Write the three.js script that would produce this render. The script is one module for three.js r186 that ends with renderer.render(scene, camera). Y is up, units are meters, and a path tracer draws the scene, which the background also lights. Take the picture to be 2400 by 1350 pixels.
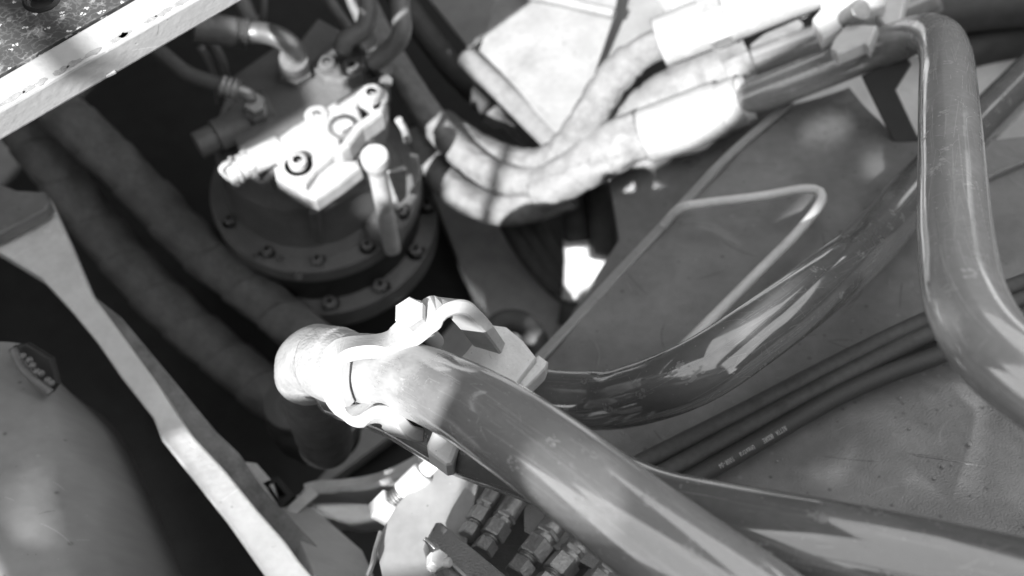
import * as THREE from 'three';
import { RoundedBoxGeometry } from 'three/addons/geometries/RoundedBoxGeometry.js';
import { mergeGeometries } from 'three/addons/utils/BufferGeometryUtils.js';
import { ImprovedNoise } from 'three/addons/math/ImprovedNoise.js';
import { Brush, Evaluator, SUBTRACTION } from 'three-bvh-csg';

// ---------------------------------------------------------------- camera, sky, sun, exposure
const scene = new THREE.Scene();
const PITCH = 60 * Math.PI / 180, FPX = 2355;                    // looking down 60 degrees into the machine
const camera = new THREE.PerspectiveCamera(2 * Math.atan(675 / FPX) * 180 / Math.PI, 16 / 9, 0.05, 60);
const CAM = new THREE.Vector3(0, 0.675, 0.39);
camera.position.copy(CAM);
camera.rotation.set(-PITCH, 0, 0);
camera.focus = 0.8; camera.userData.fStop = 4.0;
camera.updateMatrixWorld(true);
scene.add(camera);
const renderer = new THREE.WebGLRenderer({ antialias: true });
renderer.toneMapping = THREE.LinearToneMapping;
renderer.toneMappingExposure = 2.3;
renderer.shadowMap.enabled = true;
const SUN = new THREE.Vector3(-0.45, 1, 0.99).normalize();
const sun = new THREE.DirectionalLight(new THREE.Color(1, 1, 1), 5);
sun.position.copy(SUN).multiplyScalar(5); sun.castShadow = true;
sun.shadow.mapSize.set(2048, 2048); sun.shadow.radius = 1;
Object.assign(sun.shadow.camera, { left: -2, right: 2, top: 2, bottom: -2, near: 0.1, far: 12 });
scene.add(sun, sun.target);
const noise = new ImprovedNoise();
const fbm = (x, y, z, o = 4) => { let s = 0, a = 0.5, f = 1; for (let i = 0; i < o; i++) { s += a * noise.noise(x * f, y * f, z * f + i * 7.3); a *= 0.5; f *= 2; } return s; };
{ // grey photographic sky: bright towards the horizon, thin broken cloud
  const W = 512, H = 256, d = new Float32Array(W * H * 4);
  for (let j = 0; j < H; j++) for (let i = 0; i < W; i++) {
    const el = ((j + 0.5) / H - 0.5) * Math.PI, az = (i + 0.5) / W * 2 * Math.PI;
    const x = Math.cos(el) * Math.cos(az), y = Math.sin(el), z = Math.cos(el) * Math.sin(az);
    let L = y > 0 ? 0.62 + 0.3 * Math.pow(1 - y, 3) : 0.22;
    if (y > 0) { const c = fbm(x * 2.2 / (y + 0.35), 3.1, z * 2.2 / (y + 0.35), 5); L += Math.max(0, Math.min(1, (c + 0.02) * 2.2)) * 0.2; }
    const k = (j * W + i) * 4; d[k] = d[k + 1] = d[k + 2] = L; d[k + 3] = 1;
  }
  const t = new THREE.DataTexture(d, W, H, THREE.RGBAFormat, THREE.FloatType);
  t.mapping = THREE.EquirectangularReflectionMapping; t.magFilter = t.minFilter = THREE.LinearFilter; t.needsUpdate = true;
  scene.background = t; scene.environment = t;
}

// ---------------------------------------------------------------- helpers
let seed = 12345; const rnd = () => { seed = (seed * 1664525 + 1013904223) >>> 0; return seed / 4294967296; };
const V = (x, y, z) => new THREE.Vector3(x, y, z);
const FWD = V(0, -Math.sin(PITCH), -Math.cos(PITCH)), UPV = V(0, Math.cos(PITCH), -Math.sin(PITCH));
const ray = (u, v) => V(0, 0, 0).addScaledVector(FWD, 1).addScaledVector(V(1, 0, 0), (u - 1200) / FPX).addScaledVector(UPV, (675 - v) / FPX);
const P = (u, v, d) => ray(u, v).multiplyScalar(d).add(CAM);                       // sight line and distance into the machine
const Q = (u, v, y) => { const r = ray(u, v); return r.multiplyScalar((y - CAM.y) / r.y).add(CAM); };   // sight line met with the level y
const px = (n, d) => n * d / FPX;
const plane3 = (a, b, c) => { const A = P(...a), n = P(...b).sub(A).cross(P(...c).sub(A)).normalize(); if (n.y < 0) n.negate(); return { n, at(u, v, h = 0) { const r = ray(u, v); return r.multiplyScalar((n.dot(A) + h - n.dot(CAM)) / n.dot(r)).add(CAM); } }; };
const level = y => ({ n: V(0, 1, 0), at: (u, v, h = 0) => Q(u, v, y + h) });
const used = {};
function numbered(n) { const k = used[n] = (used[n] ?? -1) + 1; return k ? `${n}_${String(k).padStart(3, '0')}` : n; }
function tag(o, label, category, group) { o.userData.label = label; o.userData.category = category; if (group) o.userData.group = group; return o; }
function thing(name, label, category, group) { const g = new THREE.Group(); g.name = numbered(name); scene.add(g); return tag(g, label, category, group); }
function part(name, geos, m, parent) { geos = Array.isArray(geos) ? geos : [geos]; const g = geos.length > 1 ? mergeGeometries(geos.map(clean)) : clean(geos[0]); const o = new THREE.Mesh(g, m); o.name = parent ? name : numbered(name); o.castShadow = o.receiveShadow = true; (parent || scene).add(o); return o; }
function struct(name, geos, m) { const o = part(name, geos, m); o.userData.kind = 'structure'; return o; }
function one(name, label, category, geos, m, group) { return tag(part(name, geos, m), label, category, group); }
function clean(g) { g = g.index ? g.toNonIndexed() : g; for (const k of Object.keys(g.attributes)) if (!['position', 'normal', 'uv'].includes(k)) g.deleteAttribute(k); g.morphAttributes = {}; return g; }
function boxUV(g) { // uv in metres from the dominant axis of each face
  g = g.index ? g.toNonIndexed() : g; const p = g.attributes.position, uv = new Float32Array(p.count * 2), a = V(), b = V(), c = V();
  for (let i = 0; i < p.count; i += 3) {
    a.fromBufferAttribute(p, i); b.fromBufferAttribute(p, i + 1); c.fromBufferAttribute(p, i + 2);
    const n = b.clone().sub(a).cross(c.clone().sub(a)), ax = Math.abs(n.x), ay = Math.abs(n.y), az = Math.abs(n.z);
    [a, b, c].forEach((q, k) => { const [s, t] = ay >= ax && ay >= az ? [q.x, q.z] : ax >= az ? [q.z, q.y] : [q.x, q.y]; uv[(i + k) * 2] = s; uv[(i + k) * 2 + 1] = t; });
  }
  g.setAttribute('uv', new THREE.BufferAttribute(uv, 2)); return g;
}
function prism(pl, pts, th, bev = 0.0015, h = 0, holes = []) { // outline on a plane, given thickness below it, chamfered rim
  const w = pts.map(q => pl.at(q[0], q[1], h)), O = w[0], n = pl.n, ex = w[1].clone().sub(O); ex.addScaledVector(n, -ex.dot(n)).normalize(); const ey = n.clone().cross(ex);
  const f = q => { const e = q.clone().sub(O); return new THREE.Vector2(e.dot(ex), e.dot(ey)); };
  const s = new THREE.Shape(w.map(f)); for (const hh of holes) s.holes.push(new THREE.Path(hh.map(q => f(pl.at(q[0], q[1], h)))));
  const g = new THREE.ExtrudeGeometry(s, { depth: th - 2 * bev, bevelEnabled: bev > 0, bevelSize: bev, bevelThickness: bev, bevelOffset: -bev, bevelSegments: 2, curveSegments: 12 });
  g.translate(0, 0, bev - th); g.applyMatrix4(new THREE.Matrix4().makeBasis(ex, ey, n).setPosition(O)); return boxUV(g);
}
const crinkle = (s, a, k, f = 30, z = 0) => k * (1 - 2.2 * Math.abs(fbm(s * f + .4 * Math.sin(a), Math.cos(a) * 1.5 + z, Math.sin(a) * 1.5 - z, 3))) ;
const smooth = (a, b, x) => { if (a > b) return 1 - smooth(b, a, x); x = Math.max(0, Math.min(1, (x - a) / (b - a))); return x * x * (3 - 2 * x); };
function curveOf(pts) { return new THREE.CatmullRomCurve3(pts.map(p => p.isVector3 ? p : P(...p)), false, 'centripetal'); }
function sweep(pts, r, o = {}) { // a tube along pts; r a number or a function of metres and share of the length
  const c = pts.getPointAt ? pts : curveOf(pts), L = c.getLength(), N = o.n || Math.max(24, Math.min(1400, Math.ceil(L / (o.step || 0.008)))), M = o.m || 32;
  c.arcLengthDivisions = Math.max(200, N * 2); c.updateArcLengths();
  const pos = [], uv = [], idx = []; let T0, nrm = null;
  const rr = typeof r === 'number' ? () => r : r;
  for (let i = 0; i <= N; i++) {
    const t = i / N, p = c.getPointAt(t), T = c.getTangentAt(t);
    if (!nrm) { nrm = FWD.clone(); nrm.addScaledVector(T, -nrm.dot(T)).normalize(); } else nrm.addScaledVector(T, -nrm.dot(T)).normalize();
    const b = T.clone().cross(nrm), s = t * L;
    for (let j = 0; j <= M; j++) { const a = j / M * 2 * Math.PI, R = rr(s, t, a, L); pos.push(...p.clone().addScaledVector(nrm, Math.cos(a) * R).addScaledVector(b, Math.sin(a) * R).toArray()); uv.push(s, j / M * 2 * Math.PI * rr(0, .5, 0, L)); }
  }
  for (let i = 0; i < N; i++) for (let j = 0; j < M; j++) { const a = i * (M + 1) + j, b = a + M + 1; idx.push(a, a + 1, b, a + 1, b + 1, b); }
  for (const e of [0, N]) { const k = pos.length / 3, p = c.getPointAt(e / N); pos.push(...p.toArray()); uv.push(0, 0); for (let j = 0; j < M; j++) { const a = e * (M + 1) + j; e ? idx.push(k, a, a + 1) : idx.push(k, a + 1, a); } }
  const g = new THREE.BufferGeometry(); g.setAttribute('position', new THREE.Float32BufferAttribute(pos, 3)); g.setAttribute('uv', new THREE.Float32BufferAttribute(uv, 2)); g.setIndex(idx);
  g.computeVertexNormals();
  const nn = g.attributes.normal; for (let i = 0; i <= N; i++) { const a = i * (M + 1), b = a + M; const q = V(nn.getX(a) + nn.getX(b), nn.getY(a) + nn.getY(b), nn.getZ(a) + nn.getZ(b)).normalize(); nn.setXYZ(a, q.x, q.y, q.z); nn.setXYZ(b, q.x, q.y, q.z); }
  return g;
}
function cyl(a, b, r0, r1 = r0, m = 24, bev = 0.0012, twist = 0) { // chamfered round or m-sided bar from a to b
  const L = a.distanceTo(b); bev = Math.min(bev, L / 4, r0 / 3);
  const g = new THREE.LatheGeometry([[0, 0], [r0 - bev, 0], [r0, bev], [r1, L - bev], [r1 - bev, L], [0, L]].map(q => new THREE.Vector2(q[0], q[1])), m);
  const gg = boxUV(facet(g, m <= 8)); gg.rotateY(twist); gg.applyMatrix4(new THREE.Matrix4().compose(a, new THREE.Quaternion().setFromUnitVectors(V(0, 1, 0), b.clone().sub(a).normalize()), V(1, 1, 1))); return gg;
}
function facet(g, flat) { g = g.toNonIndexed(); if (flat) { g.computeVertexNormals(); return g; } // crease along the axis only
  const p = g.attributes.position, n = new Float32Array(p.count * 3), a = V(), b = V(), c = V();
  for (let i = 0; i < p.count; i += 3) { a.fromBufferAttribute(p, i); b.fromBufferAttribute(p, i + 1); c.fromBufferAttribute(p, i + 2); const f = b.clone().sub(a).cross(c.clone().sub(a)).normalize(); const hl = Math.hypot(f.x, f.z);
    [a, b, c].forEach((q, k) => { const l = Math.hypot(q.x, q.z); const w = l > 1e-7 ? V(q.x / l * hl, f.y, q.z / l * hl) : f; n.set([w.x, w.y, w.z], (i + k) * 3); }); }
  g.setAttribute('normal', new THREE.BufferAttribute(n, 3)); return g; }
function lathe(prof, at, m = 64) { const g = boxUV(facet(new THREE.LatheGeometry(prof.map(q => new THREE.Vector2(q[0], q[1])), m), false)); g.translate(at.x, at.y, at.z); return g; }
function strap(pts, wv, width, th) { // flat bar bent along pts, wide along wv
  const c = curveOf(pts), N = 150, pos = [], idx = [], uv = []; const L = c.getLength();
  for (let i = 0; i <= N; i++) { const p = c.getPointAt(i / N), T = c.getTangentAt(i / N), n = T.clone().cross(wv).normalize(), w = n.clone().cross(T).normalize();
    const bv = 0.0015, q = [[-width / 2 + bv, th / 2], [width / 2 - bv, th / 2], [width / 2, th / 2 - bv], [width / 2, -th / 2 + bv], [width / 2 - bv, -th / 2], [-width / 2 + bv, -th / 2], [-width / 2, -th / 2 + bv], [-width / 2, th / 2 - bv]];
    for (const [s, t] of q) { pos.push(...p.clone().addScaledVector(w, s).addScaledVector(n, t).toArray()); uv.push(i / N * L, s + t); } }
  for (let i = 0; i < N; i++) for (let j = 0; j < 8; j++) { const a = i * 8 + j, b = i * 8 + (j + 1) % 8; idx.push(a, b, a + 8, b, b + 8, a + 8); }
  for (const e of [0, N]) for (let j = 1; j < 7; j++) e ? idx.push(e * 8, e * 8 + j, e * 8 + j + 1) : idx.push(0, j + 1, j);
  let g = new THREE.BufferGeometry(); g.setAttribute('position', new THREE.Float32BufferAttribute(pos, 3)); g.setAttribute('uv', new THREE.Float32BufferAttribute(uv, 2)); g.setIndex(idx);
  g = g.toNonIndexed(); g.computeVertexNormals();
  // smooth along the bend: average normals of coincident vertices whose faces differ by under 30 degrees
  const pp = g.attributes.position, nn = g.attributes.normal, map = new Map(); for (let i = 0; i < pp.count; i++) { const k = [pp.getX(i), pp.getY(i), pp.getZ(i)].map(x => Math.round(x * 1e5)).join(); if (!map.has(k)) map.set(k, []); map.get(k).push(i); }
  const out = new Float32Array(pp.count * 3), A = V(), B = V(); for (const l of map.values()) for (const i of l) { A.fromBufferAttribute(nn, i); const s = V(); for (const j of l) { B.fromBufferAttribute(nn, j); if (A.dot(B) > 0.87) s.add(B); } s.normalize(); out.set([s.x, s.y, s.z], i * 3); }
  g.setAttribute('normal', new THREE.BufferAttribute(out, 3)); return g;
}
function sheet(rows, wob = 0, k = 6, tex = 8) { // smooth thick-less skin through rows of points, then closed below
  const R = rows.map(r => curveOf(r)), nu = 60, nv = 60, grid = [];
  const cols = []; for (let i = 0; i <= nu; i++) cols.push(curveOf(R.map(c => c.getPoint(i / nu))));
  const pos = [], uv = [], idx = []; for (let i = 0; i <= nu; i++) for (let j = 0; j <= nv; j++) { const p = cols[i].getPoint(j / nv); pos.push(p.x, p.y + wob * fbm(p.x * tex, 1.7, p.z * tex, 3), p.z); uv.push(p.x, p.z); }
  for (let i = 0; i < nu; i++) for (let j = 0; j < nv; j++) { const a = i * (nv + 1) + j, b = a + nv + 1; idx.push(a, a + 1, b, a + 1, b + 1, b); }
  const g = new THREE.BufferGeometry(); g.setAttribute('position', new THREE.Float32BufferAttribute(pos, 3)); g.setAttribute('uv', new THREE.Float32BufferAttribute(uv, 2)); g.setIndex(idx); g.computeVertexNormals();
  return g;
}

// ---------------------------------------------------------------- materials (a black and white world: every colour is a grey)
const toS = x => { x = Math.max(0, Math.min(1, x)); return 255 * (x <= 0.0031308 ? 12.92 * x : 1.055 * Math.pow(x, 1 / 2.4) - 0.055); };
function texture(field, S, T, size, srgb) { const d = new Uint8Array(S * T * 4); for (let i = 0; i < S * T; i++) { const v = srgb ? toS(field[i]) : 255 * Math.max(0, Math.min(1, field[i])); d[i * 4] = d[i * 4 + 1] = d[i * 4 + 2] = v; d[i * 4 + 3] = 255; }
  const t = new THREE.DataTexture(d, S, T); t.wrapS = t.wrapT = THREE.RepeatWrapping; t.magFilter = THREE.LinearFilter; t.minFilter = THREE.LinearMipmapLinearFilter; t.generateMipmaps = true; if (srgb) t.colorSpace = THREE.SRGBColorSpace; t.repeat.set(1 / size[0], 1 / size[1]); t.needsUpdate = true; return t; }
function noiseField(S, T, freq, oct = 4, z = 0) { const f = new Float32Array(S * T); // tiles by blending the borders
  for (let j = 0; j < T; j++) for (let i = 0; i < S; i++) { const x = i / S * freq, y = j / T * freq * T / S, fx = freq, fy = freq * T / S, a = i / S, b = j / T;
    f[j * S + i] = (fbm(x, y, z, oct) * (1 - a) + fbm(x - fx, y, z, oct) * a) * (1 - b) + (fbm(x, y - fy, z, oct) * (1 - a) + fbm(x - fx, y - fy, z, oct) * a) * b; } return f; }
function stamp(f, S, T, x, y, r, v, soft = 1) { for (let j = Math.floor(y - r); j <= y + r; j++) for (let i = Math.floor(x - r); i <= x + r; i++) { const q = Math.hypot(i - x, j - y) / r; if (q > 1) continue; const k = ((j % T + T) % T) * S + (i % S + S) % S, a = soft ? 1 - q : 1; f[k] = f[k] * (1 - a) + v * a; } }
function scratch(f, S, T, x, y, ang, len, v, w = 0.8, bend = 0) { for (let s = 0; s < len; s += 0.5) { const e = Math.min(1, Math.min(s, len - s) / 6); stamp(f, S, T, x, y, Math.max(0.6, w * e), v); x += Math.cos(ang) * 0.5; y += Math.sin(ang) * 0.5; ang += bend * 0.5; } }
const S1 = 1024, S2 = 512;
function pipeTex(base, dust, seedv, size = [0.36, 0.18], where = () => 1) { // glossy paint with dust, specks and long rubbing scratches
  seed = seedv; const c = new Float32Array(S1 * S2), r = new Float32Array(S1 * S2), k = size[0] / 0.36, n = noiseField(S1, S2, 10 * k, 5, 2), n2 = noiseField(S1, S2, 60 * k, 3, 8);
  for (let i = 0; i < c.length; i++) { const w = where((i % S1) / S1 * size[0]), d = Math.max(0, n[i] + 0.08 + 0.35 * n2[i] + 0.25 * (w - 1)) * dust * w; c[i] = base * (1 + 0.15 * n2[i]) + Math.min(0.3, d * 0.3); r[i] = 0.07 + d * 0.9 + 0.03 * Math.abs(n2[i]); }
  const both = fn => { const s0 = seed; fn(c, 1); seed = s0; fn(r, 0); }, q = k * 1.0;
  both((f, col) => { for (let i = 0; i < 520 * q; i++) stamp(f, S1, S2, rnd() * S1, rnd() * S2, 0.8 + 2.4 * rnd() ** 4 / k, col ? base + 0.35 * rnd() : 0.7);
    for (let i = 0; i < 14 * q; i++) { const x = rnd() * S1, y = rnd() * S2; for (let k2 = 0; k2 < 16; k2++) stamp(f, S1, S2, x + (rnd() - .5) * 30 / k, y + (rnd() - .5) * 22, (1.5 + 4 * rnd()) / k, col ? base + 0.2 : 0.8); }
    for (let i = 0; i < 130 * q; i++) scratch(f, S1, S2, rnd() * S1, rnd() * S2, (rnd() - .5) * 0.2, (30 + 260 * rnd() ** 2) / k, col ? base + 0.2 * rnd() : 0.45, 0.75);
    for (let i = 0; i < 90 * q; i++) scratch(f, S1, S2, rnd() * S1, rnd() * S2, rnd() * 6.3, (10 + 40 * rnd()) / k, col ? base + 0.25 * rnd() : 0.5, 0.7, (rnd() - .5) * .04); });
  return { map: texture(c, S1, S2, size, true), roughnessMap: texture(r, S1, S2, size, false) };
}
const gloss = t => new THREE.MeshPhysicalMaterial({ ...t, roughness: 1, ior: 2.2 });
const M = {};
M.pipe = gloss(pipeTex(0.115, 0.2, 77));
M.pipeDusty = gloss(pipeTex(0.27, 0.4, 99));
M.pipeMain = gloss(pipeTex(0.2, 0.3, 55, [0.9, 0.19], u => 1 + 1.5 * smooth(.18, .11, u)));
function dull(base, vary, specks, size, rough, z, extra = {}) { seed = 1000 + z * 17; const S = 512, c = new Float32Array(S * S), n = noiseField(S, S, 7, 5, z), n2 = noiseField(S, S, 36, 3, z + 3);
  for (let i = 0; i < c.length; i++) c[i] = Math.max(0.01, base * (1 + vary * (1.6 * n[i] + 0.8 * n2[i])));
  for (let i = 0; i < specks; i++) stamp(c, S, S, rnd() * S, rnd() * S, 0.8 + 3 * rnd() ** 3, base * (rnd() < 0.7 ? 0.35 : 1.4));
  for (let i = 0; i < specks / 6; i++) scratch(c, S, S, rnd() * S, rnd() * S, rnd() * 6.3, 8 + 50 * rnd() ** 2, base * (rnd() < .6 ? 0.5 : 1.4), 0.9, (rnd() - .5) * .06);
  const b = new Float32Array(S * S); for (let i = 0; i < b.length; i++) b[i] = 0.5 + n2[i] * 0.6 + n[i] * 0.3;
  return new THREE.MeshStandardMaterial({ map: texture(c, S, S, [size, size], true), roughness: rough, bumpMap: texture(b, S, S, [size, size], false), bumpScale: 0.0006, ...extra }); }
M.paint = dull(0.6, 0.22, 110, 0.3, 0.42, 1);
M.clamp = dull(0.62, 0.16, 160, 0.12, 0.6, 2, { bumpScale: 0.0004 });
M.grey = dull(0.3, 0.3, 60, 0.3, 0.5, 3);
M.plate = dull(0.28, 0.3, 130, 0.35, 0.55, 11);
M.tape = dull(0.32, 0.35, 60, 0.1, 0.6, 14, { bumpScale: 0.0012 });
M.beam = dull(0.4, 0.12, 90, 0.2, 0.5, 16);
M.chip = dull(0.26, 0.5, 60, 0.05, 0.7, 18);
M.hoseEnd = dull(0.36, 0.35, 140, 0.15, 0.65, 25, { bumpScale: 0.0012 });
M.wrap = dull(0.115, 0.7, 120, 0.25, 0.75, 21, { bumpScale: 0.0015 });
M.strap = dull(0.4, 0.16, 160, 0.12, 0.6, 22, { bumpScale: 0.0004 });  // clamp paint, toned down where sun falls; shaded blocks stay paler
M.fabric = dull(0.15, 0.75, 160, 0.12, 0.85, 23, { bumpScale: 0.0015 });
M.shell = dull(0.25, 0.25, 170, 0.4, 0.4, 13);
M.sleeve = dull(0.22, 0.55, 140, 0.15, 0.7, 12, { bumpScale: 0.0012 });
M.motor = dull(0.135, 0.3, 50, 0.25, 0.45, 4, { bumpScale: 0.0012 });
M.motorSunlit = dull(0.42, 0.4, 120, 0.12, 0.55, 4, { bumpScale: 0.0016 });  // same casting as the shaded motor, coloured paler where the sun patch falls
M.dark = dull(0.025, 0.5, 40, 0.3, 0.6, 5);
M.rubber = dull(0.06, 0.6, 60, 0.2, 0.65, 6);
M.dusty = dull(0.2, 0.55, 160, 0.12, 0.85, 7, { bumpScale: 0.0015 });
M.steel = dull(0.3, 0.35, 80, 0.1, 0.42, 8, { metalness: 0.75 });
M.cover = dull(0.175, 0.4, 420, 0.45, 0.3, 9, { bumpScale: 0.0005 });
{ // scuffed walkway plate: dark with pale rubbed veins
  seed = 5; const S = 512, c = new Float32Array(S * S), n = noiseField(S, S, 6, 4, 31), n2 = noiseField(S, S, 13, 4, 37), r = new Float32Array(S * S);
  for (let i = 0; i < c.length; i++) { const v = Math.max(0, 1 - Math.abs(n2[i]) * 16) * (0.25 + Math.max(0, n[i] * 3)), s = Math.max(0, n[i] - 0.12) * 0.9; c[i] = 0.06 + 0.2 * v + s; r[i] = 0.55 + n2[i]; }
  for (let i = 0; i < 30; i++) { const x = rnd() * S, y = rnd() * S; for (let k = 0; k < 9; k++) stamp(c, S, S, x + (rnd() - .5) * 22, y + (rnd() - .5) * 14, 1 + 4 * rnd(), 0.5, 0); }
  M.scuff = new THREE.MeshStandardMaterial({ map: texture(c, S, S, [0.09, 0.09], true), roughness: 0.5, bumpMap: texture(r, S, S, [0.09, 0.09], false), bumpScale: 0.0006 });
}
{ // grained cover paint
  const S = 512, b = noiseField(S, S, 90, 2, 51); for (let i = 0; i < b.length; i++) b[i] = 0.5 + b[i] * 0.8;
  M.cover.bumpMap = texture(b, S, S, [0.16, 0.16], false); M.cover.bumpScale = 0.0009;
}

// ---------------------------------------------------------------- the bay: floor, unseen walls and an unseen cut-out panel behind the viewer
const box = (x0, x1, y0, y1, z0, z1) => { const g = new THREE.BoxGeometry(x1 - x0, y1 - y0, z1 - z0); g.translate((x0 + x1) / 2, (y0 + y1) / 2, (z0 + z1) / 2); return boxUV(g); };
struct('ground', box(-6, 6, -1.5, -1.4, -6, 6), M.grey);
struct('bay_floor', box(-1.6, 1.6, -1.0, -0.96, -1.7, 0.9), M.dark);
struct('unseen_bay_wall', [box(-1.6, 1.6, -0.96, 0.0, -1.74, -1.7), box(-1.64, -1.6, -0.96, 0.0, -1.7, 0.9), box(1.6, 1.64, -0.96, 0.45, -1.7, 0.9)], M.dark);  // walls out of view; one side raised to block low sky

struct('unseen_tall_wall', [box(-1.6, 1.3, 0.0, 1.02, -1.74, -1.7), box(-1.64, -1.6, 0.0, 1.02, -1.7, 0.1)], M.dark);  // out of view, placed to keep skylight off the motor
struct('unseen_overhead', box(-1.64, -0.02, 1.02, 1.06, -1.74, -0.2), M.dark);  // out of view overhead, placed to darken the motor below
struct('unseen_front_wall', box(-1.6, 1.6, -0.96, 0.12, 0.9, 0.94), M.dark);  // out of view, keeps bright ground out of the pipe reflections

// unseen panel behind the viewer: openings traced so sun patches fall on chosen parts
const SHADEZ = 1.15;
{
  const lit = [];
  const hole = (pl, pts) => lit.push(pts.map(q => q.length === 3 ? P(...q) : pl.at(...q)));
  const top = level(0.06);
  hole(top, [[190, 70], [240, 118], [310, 190], [620, 20], [620, -200], [-80, -200]]);
  hole(top, [[95, 125], [135, 165], [200, 235], [0, 420], [-350, 560], [-350, -260]]);
  const mt = level(-0.42);
  hole(mt, [[500, 406], [555, 445], [640, 415], [655, 440], [740, 478], [835, 425], [865, 505], [915, 520], [965, 480], [990, 420], [975, 300], [915, 210], [884, 172]]);
  const hs = level(-0.62);
  hole(null, [[1035, 285, 1.6], [1082, 306, 1.595], [1066, 345, 1.59], [1048, 385, 1.59], [1015, 350, 1.6]]);
  hole(null, [[1108, 316, 1.59], [1190, 345, 1.55], [1168, 430, 1.54], [1155, 470, 1.55], [1060, 420, 1.57], [1088, 360, 1.58]]);
  hole(null, [[1062, 428, 1.58], [1152, 478, 1.55], [1134, 525, 1.56], [1050, 478, 1.58]]);
  hole(null, [[1212, 350, 1.53], [1340, 325, 1.48], [1420, 280, 1.46], [1380, 440, 1.47], [1290, 475, 1.5], [1185, 530, 1.53], [1160, 510, 1.54], [1190, 440, 1.53]]);
  hole(null, [[1075, 130, 1.57], [1130, 105, 1.6], [1175, -80, 1.62], [1470, -80, 1.57], [1430, 100, 1.5], [1350, 350, 1.49], [1240, 340, 1.54], [1165, 258, 1.56]]);
  hole(null, [[850, 365, 1.4], [900, 340, 1.42], [985, 370, 1.45], [992, 430, 1.48], [950, 478, 1.5], [915, 528, 1.53], [862, 512, 1.5]]);
  hole(null, [[860, 1170, 1.02], [960, 1100, 1.02], [1060, 1030, 1.0], [1060, 1120, 1.0], [930, 1250, 1.02]]);
  hole(level(-.43), [[392, 915], [470, 955], [552, 1040], [540, 1050], [465, 1015]]);
  hole(level(-.43), [[538, 1092], [560, 1082], [625, 1130], [592, 1135], [580, 1150]]);
  const rt = level(-0.42);
  hole(rt, [[1085, 130], [1130, 110], [1170, -120], [2080, -120], [2050, 20], [1900, 85], [1750, 170], [1740, 270], [1620, 375], [1540, 395], [1500, 425], [1400, 475], [1320, 450], [1345, 330], [1180, 260]]);
  hole(null, [[620, 690, .78], [900, 650, .78], [1110, 680, .78], [1120, 738, .79], [1060, 745, .8], [1108, 890, .72], [1030, 1020, .72], [940, 1035, .78], [620, 960, .92], [610, 860, .94]]);
  hole(null, [[1020, 1060, .98], [1085, 1090, .98], [1040, 1230, .95], [995, 1380, .92], [850, 1400, .92], [885, 1240, .96], [870, 1200, .98], [960, 1110, .98]]);
  hole(null, [[1108, 1140, .96], [1125, 1145, .96], [1095, 1245, .95], [1070, 1245, .95]]);
  hole(null, [[1325, 575, 1.65], [1380, 565, 1.65], [1388, 608, 1.645], [1436, 618, 1.645], [1388, 672, 1.645], [1318, 702, 1.65]]);
  hole(null, [[1425, 462, 1.5], [1490, 443, 1.5], [1508, 458, 1.5], [1440, 477, 1.5]]); hole(null, [[1480, 558, 1.5], [1505, 535, 1.5], [1518, 545, 1.5], [1492, 568, 1.5]]);
  hole(level(-0.7), [[1285, 515], [1360, 495], [1362, 505], [1312, 545]]);
  hole(null, [[-150, 1130, .95], [-25, 1225, .95], [20, 1300, .93], [50, 1420, .9], [-150, 1420, .9]]);
  // narrow slits in the unseen panel: their light blurs into a half-strength patch
  const slitHoles = (pl, q, n, share, soft) => { const w = q.map(c => pl.at(...c)); for (let i = 0; i < n; i++) { const k = soft ? Math.sin(Math.PI * (i + .5) / n) : 1, sh = share * (.45 + .55 * k), e = soft ? .3 * (1 - k) : 0, a = (i + .5 - sh / 2) / n, b = (i + .5 + sh / 2) / n;
    const A = w[0].clone().lerp(w[3], a), B = w[1].clone().lerp(w[2], a), C = w[1].clone().lerp(w[2], b), D = w[0].clone().lerp(w[3], b); lit.push([A.clone().lerp(B, e), A.clone().lerp(B, 1 - e), D.clone().lerp(C, 1 - e), D.clone().lerp(C, e)]); } };
  const cpl = plane3([1270, 850, 1.12], [1850, 240, 1.37], [2400, 1250, .86]);
  slitHoles(cpl, [[1570, 575], [1690, 540], [1760, 660], [1610, 710]], 9, .5, true);
  slitHoles(cpl, [[1860, 310], [1975, 262], [2015, 340], [1900, 372]], 6, .6, true);
  slitHoles(cpl, [[2010, 385], [2080, 355], [2120, 420], [2045, 455]], 6, .55, true);
  slitHoles(cpl, [[2215, 955], [2335, 895], [2300, 1190], [2115, 1175]], 18, .42);
  slitHoles(cpl, [[2000, 1065], [2030, 1050], [1975, 1160], [1860, 1150]], 8, .4);
  hole(plane3([1920, 460, 1.2], [1800, 610, 1.13], [1900, 440, 1.2]), [[1900, 480], [1930, 485], [1815, 610], [1790, 600]]);
  slitHoles(level(-.36), [[385, 1045], [455, 1020], [800, 1400], [640, 1400]], 26, .5);
  slitHoles(level(-.66), [[735, 1165], [1000, 1085], [960, 1190], [800, 1265]], 7, .3);
  const ev = new Evaluator(); ev.attributes = ['position', 'normal', 'uv'];
  let b = new Brush(box(-1.9, 1.5, 0.15, 1.75, SHADEZ, SHADEZ + 0.0008)); b.updateMatrixWorld();
  for (const w of lit) {
    const t = w.map(p => p.clone().addScaledVector(SUN, (SHADEZ + 0.01 - p.z) / SUN.z));
    const ex = V(1, 0, 0), ey = V(0, 1, 0); let s = t.map(p => new THREE.Vector2(p.x, p.y)); if (THREE.ShapeUtils.area(s) < 0) s = s.reverse();
    const g = new THREE.ExtrudeGeometry(new THREE.Shape(s), { depth: 0.1, bevelEnabled: false }); g.translate(0, 0, SHADEZ - 0.04);
    const q = new Brush(boxUV(g)); q.updateMatrixWorld(); b = ev.evaluate(b, q, SUBTRACTION);
  }
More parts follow.
